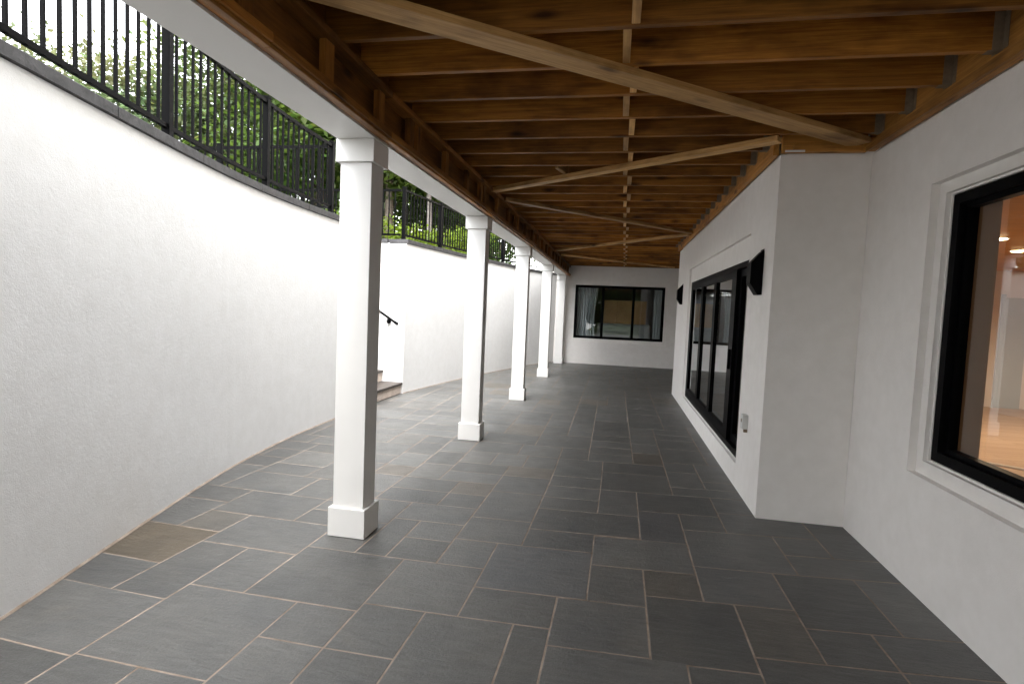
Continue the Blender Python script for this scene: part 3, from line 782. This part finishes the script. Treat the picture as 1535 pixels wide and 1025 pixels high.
TR = [('flare-paled leafy tree farthest left behind the fence with white sky above it', -18.4, 14.0, 6.5, 2.3, 1, {'nl': 11000, 'leaf': .20, 'hue': (.085, .12, .055)}),  # left trees: lens flare is put into the paler leaf hues
      ('flare-paled green tree behind the left fence, second from the left edge', -15.6, 14.5, 6.3, 2.3, 2, {'nl': 11000, 'leaf': .20, 'hue': (.085, .12, .055)}),
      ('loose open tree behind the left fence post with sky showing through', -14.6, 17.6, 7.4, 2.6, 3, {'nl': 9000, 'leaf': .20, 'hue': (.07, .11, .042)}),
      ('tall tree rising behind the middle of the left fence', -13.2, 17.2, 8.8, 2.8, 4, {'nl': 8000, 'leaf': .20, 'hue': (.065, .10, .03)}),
      ('dark dense tree left of the first column', -11.6, 19.5, 11, 3.0, 5, {'nl': 12000}),
      ('tree with dark trunk close left of the first column', -9.2, 15.6, 10.5, 2.7, 6, {'low': .2}),
      ('dense green tree behind the first column', -9.2, 20.5, 13, 3.6, 7, {}),
      ('leafy tree just right of the first column above the stair fence', -6.8, 15.5, 10, 2.6, 8, {'low': .22}),
      ('tree with a slim pale trunk standing behind the middle fence post', -5.6, 15.6, 10, 2.3, 9, {'pale': True, 'trunk_r': .10, 'low': .35}),
      ('bushy green tree seen between the first and second columns', -7.2, 22.5, 12.5, 3.8, 10, {'low': .12}),
      ('dark bushy tree seen between the second and third columns', -5.6, 20.0, 9.5, 2.2, 12, {'low': .08}),
      ('deep background tree closing the gap behind the stairs', -11.5, 26.0, 14, 4.2, 13, {'low': .1, 'leaf': .30}),
      ('far tall tree filling the view above the stair fence', -10.2, 32.0, 15, 4.6, 14, {'low': .06, 'leaf': .32}),
      ('far bushy tree behind the middle fence between the first two columns', -8.6, 30.5, 12, 3.4, 15, {'low': .05, 'leaf': .30}),
      ('far broad tree beyond the left fence, near the first column', -17.5, 27.0, 11, 4.2, 16, {'low': .05, 'leaf': .28})]
TR += [('unseen tree added behind the camera to darken the end window reflection', -1.2, -13, 8, 2.8, 21, {'base': 0, 'low': .04, 'leaf': .34}),  # unseen trees, added to darken window reflections and light from behind
       ('unseen tree added behind the camera by the house corner to cut light', 2.6, -14, 8, 3.0, 22, {'base': 0, 'low': .04, 'leaf': .34})]
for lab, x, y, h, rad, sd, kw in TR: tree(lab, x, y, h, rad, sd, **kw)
def shrub(label, x, y, h, rad, seed, hue):
    r = random.Random(seed); t = thing('shrub', label, 'shrub', (x, y, ZG), 'shrubs behind the fence')
    sm = MB(); cm = MB()
    for i in range(9):
        an = r.uniform(0, 6.28); e = Vector((x + math.cos(an) * rad * .7, y + math.sin(an) * rad * .7, ZG + h * r.uniform(.5, .9)))
        sm.tube([(x, y, ZG - .05), ((x + e.x) / 2, (y + e.y) / 2, ZG + h * .35), e], [.02, .014, .005], 6)
    child(sm, 'stem', M['bark'], t)
    for _ in range(34):
        c = Vector((x + r.gauss(0, rad * .5), y + r.gauss(0, rad * .5), ZG + h * r.uniform(.12, .95))); k = r.uniform(.7, 1.35)
        for _ in range(46):
            q = k * r.uniform(.75, 1.3)
            leaf_quad(cm, c + Vector((r.gauss(0, .13), r.gauss(0, .13), r.gauss(0, .10))), .105, r, tuple(v * q for v in hue))
    child(cm, 'foliage', M['leaf'], t)
YG = (.09, .14, .012); MG = (.042, .082, .012)
for i, (lab, x, y, h, rad, hu) in enumerate([
    ('bright yellow green shrub behind the corner post of the far fence', -5.4, 12.4, 1.0, .8, YG),
    ('bright yellow green shrub behind the far fence, next to the pale trunk', -4.6, 12.9, 1.0, .75, YG),
    ('yellow green shrub behind the far fence, nearest the second column', -4.2, 14.6, 1.15, .8, YG),
    ('dark green shrub behind the stair fence, right of the first column', -6.6, 12.0, 1.1, .9, MG),
    ('green shrub low behind the left fence, close to the first column', -7.4, 11.2, 1.1, .9, MG),
    ('yellow green shrub behind the left fence, left of the first column', -6.6, 10.0, .7, .7, YG),
    ('green shrub behind the left fence, under the tall tree', -8.6, 11.8, 1.3, 1.0, MG),
    ('dense shrub between the second and third columns', -3.95, 16.6, 1.5, .8, MG),
    ('dark shrub far behind the fence, right of the pale trunk', -5.3, 17.6, 2.2, 1.1, MG)]):
    shrub(lab, x, y, h, rad, 100 + i, hu)

# ------------------------------------------------------------------ light: overcast sky
wd = bpy.data.worlds.new('World'); scene.world = wd; wd.use_nodes = True
nt = wd.node_tree; bg = nt.nodes['Background']
sky = nt.nodes.new('ShaderNodeTexSky'); sky.sky_type = 'NISHITA'; sky.sun_disc = False
SE, SR = R(60), R(180)
sky.sun_elevation = SE; sky.sun_rotation = SR; sky.air_density = 1.4; sky.dust_density = 1.6
hs = nt.nodes.new('ShaderNodeHueSaturation'); hs.inputs['Saturation'].default_value = .12
nt.links.new(sky.outputs[0], hs.inputs['Color']); nt.links.new(hs.outputs[0], bg.inputs[0]); bg.inputs[1].default_value = .15
sl_ = bpy.data.lights.new('sun', 'SUN'); sl_.energy = .5; sl_.angle = R(60); sl_.color = (1, .97, .93)
so = bpy.data.objects.new('sun', sl_); COL.objects.link(so)
dirv = Vector((math.sin(SR) * math.cos(SE), math.cos(SR) * math.cos(SE), math.sin(SE)))
so.rotation_euler = dirv.to_track_quat('Z', 'Y').to_euler()

# ------------------------------------------------------------------ camera
cd = bpy.data.cameras.new('camera'); cam = bpy.data.objects.new('camera', cd); COL.objects.link(cam)
cd.sensor_width = 36; cd.sensor_fit = 'HORIZONTAL'; cd.lens = 19.3377; cd.clip_start = .05; cd.clip_end = 600
Rm = [[0.98143357, -0.05332314, 0.18424111], [0.187, 0.05242086, -0.9809602], [0.0426498, 0.99720043, 0.06141904]]
mw = Matrix([Rm[i] + [0] for i in range(3)] + [[0, 0, 0, 1]]); mw.translation = (0, 0, 1.5)
cam.matrix_world = mw; scene.camera = cam

vs_ = scene.view_settings; vs_.view_transform = 'Standard'; vs_.look = 'None'; vs_.gamma = 1; vs_.use_curve_mapping = False; vs_.exposure = 3.4
cy = scene.cycles; cy.use_denoising = True; cy.max_bounces = 10; cy.diffuse_bounces = 7; cy.glossy_bounces = 5; cy.transparent_max_bounces = 24
cy.sample_clamp_indirect = 8; cy.caustics_reflective = False; cy.caustics_refractive = False
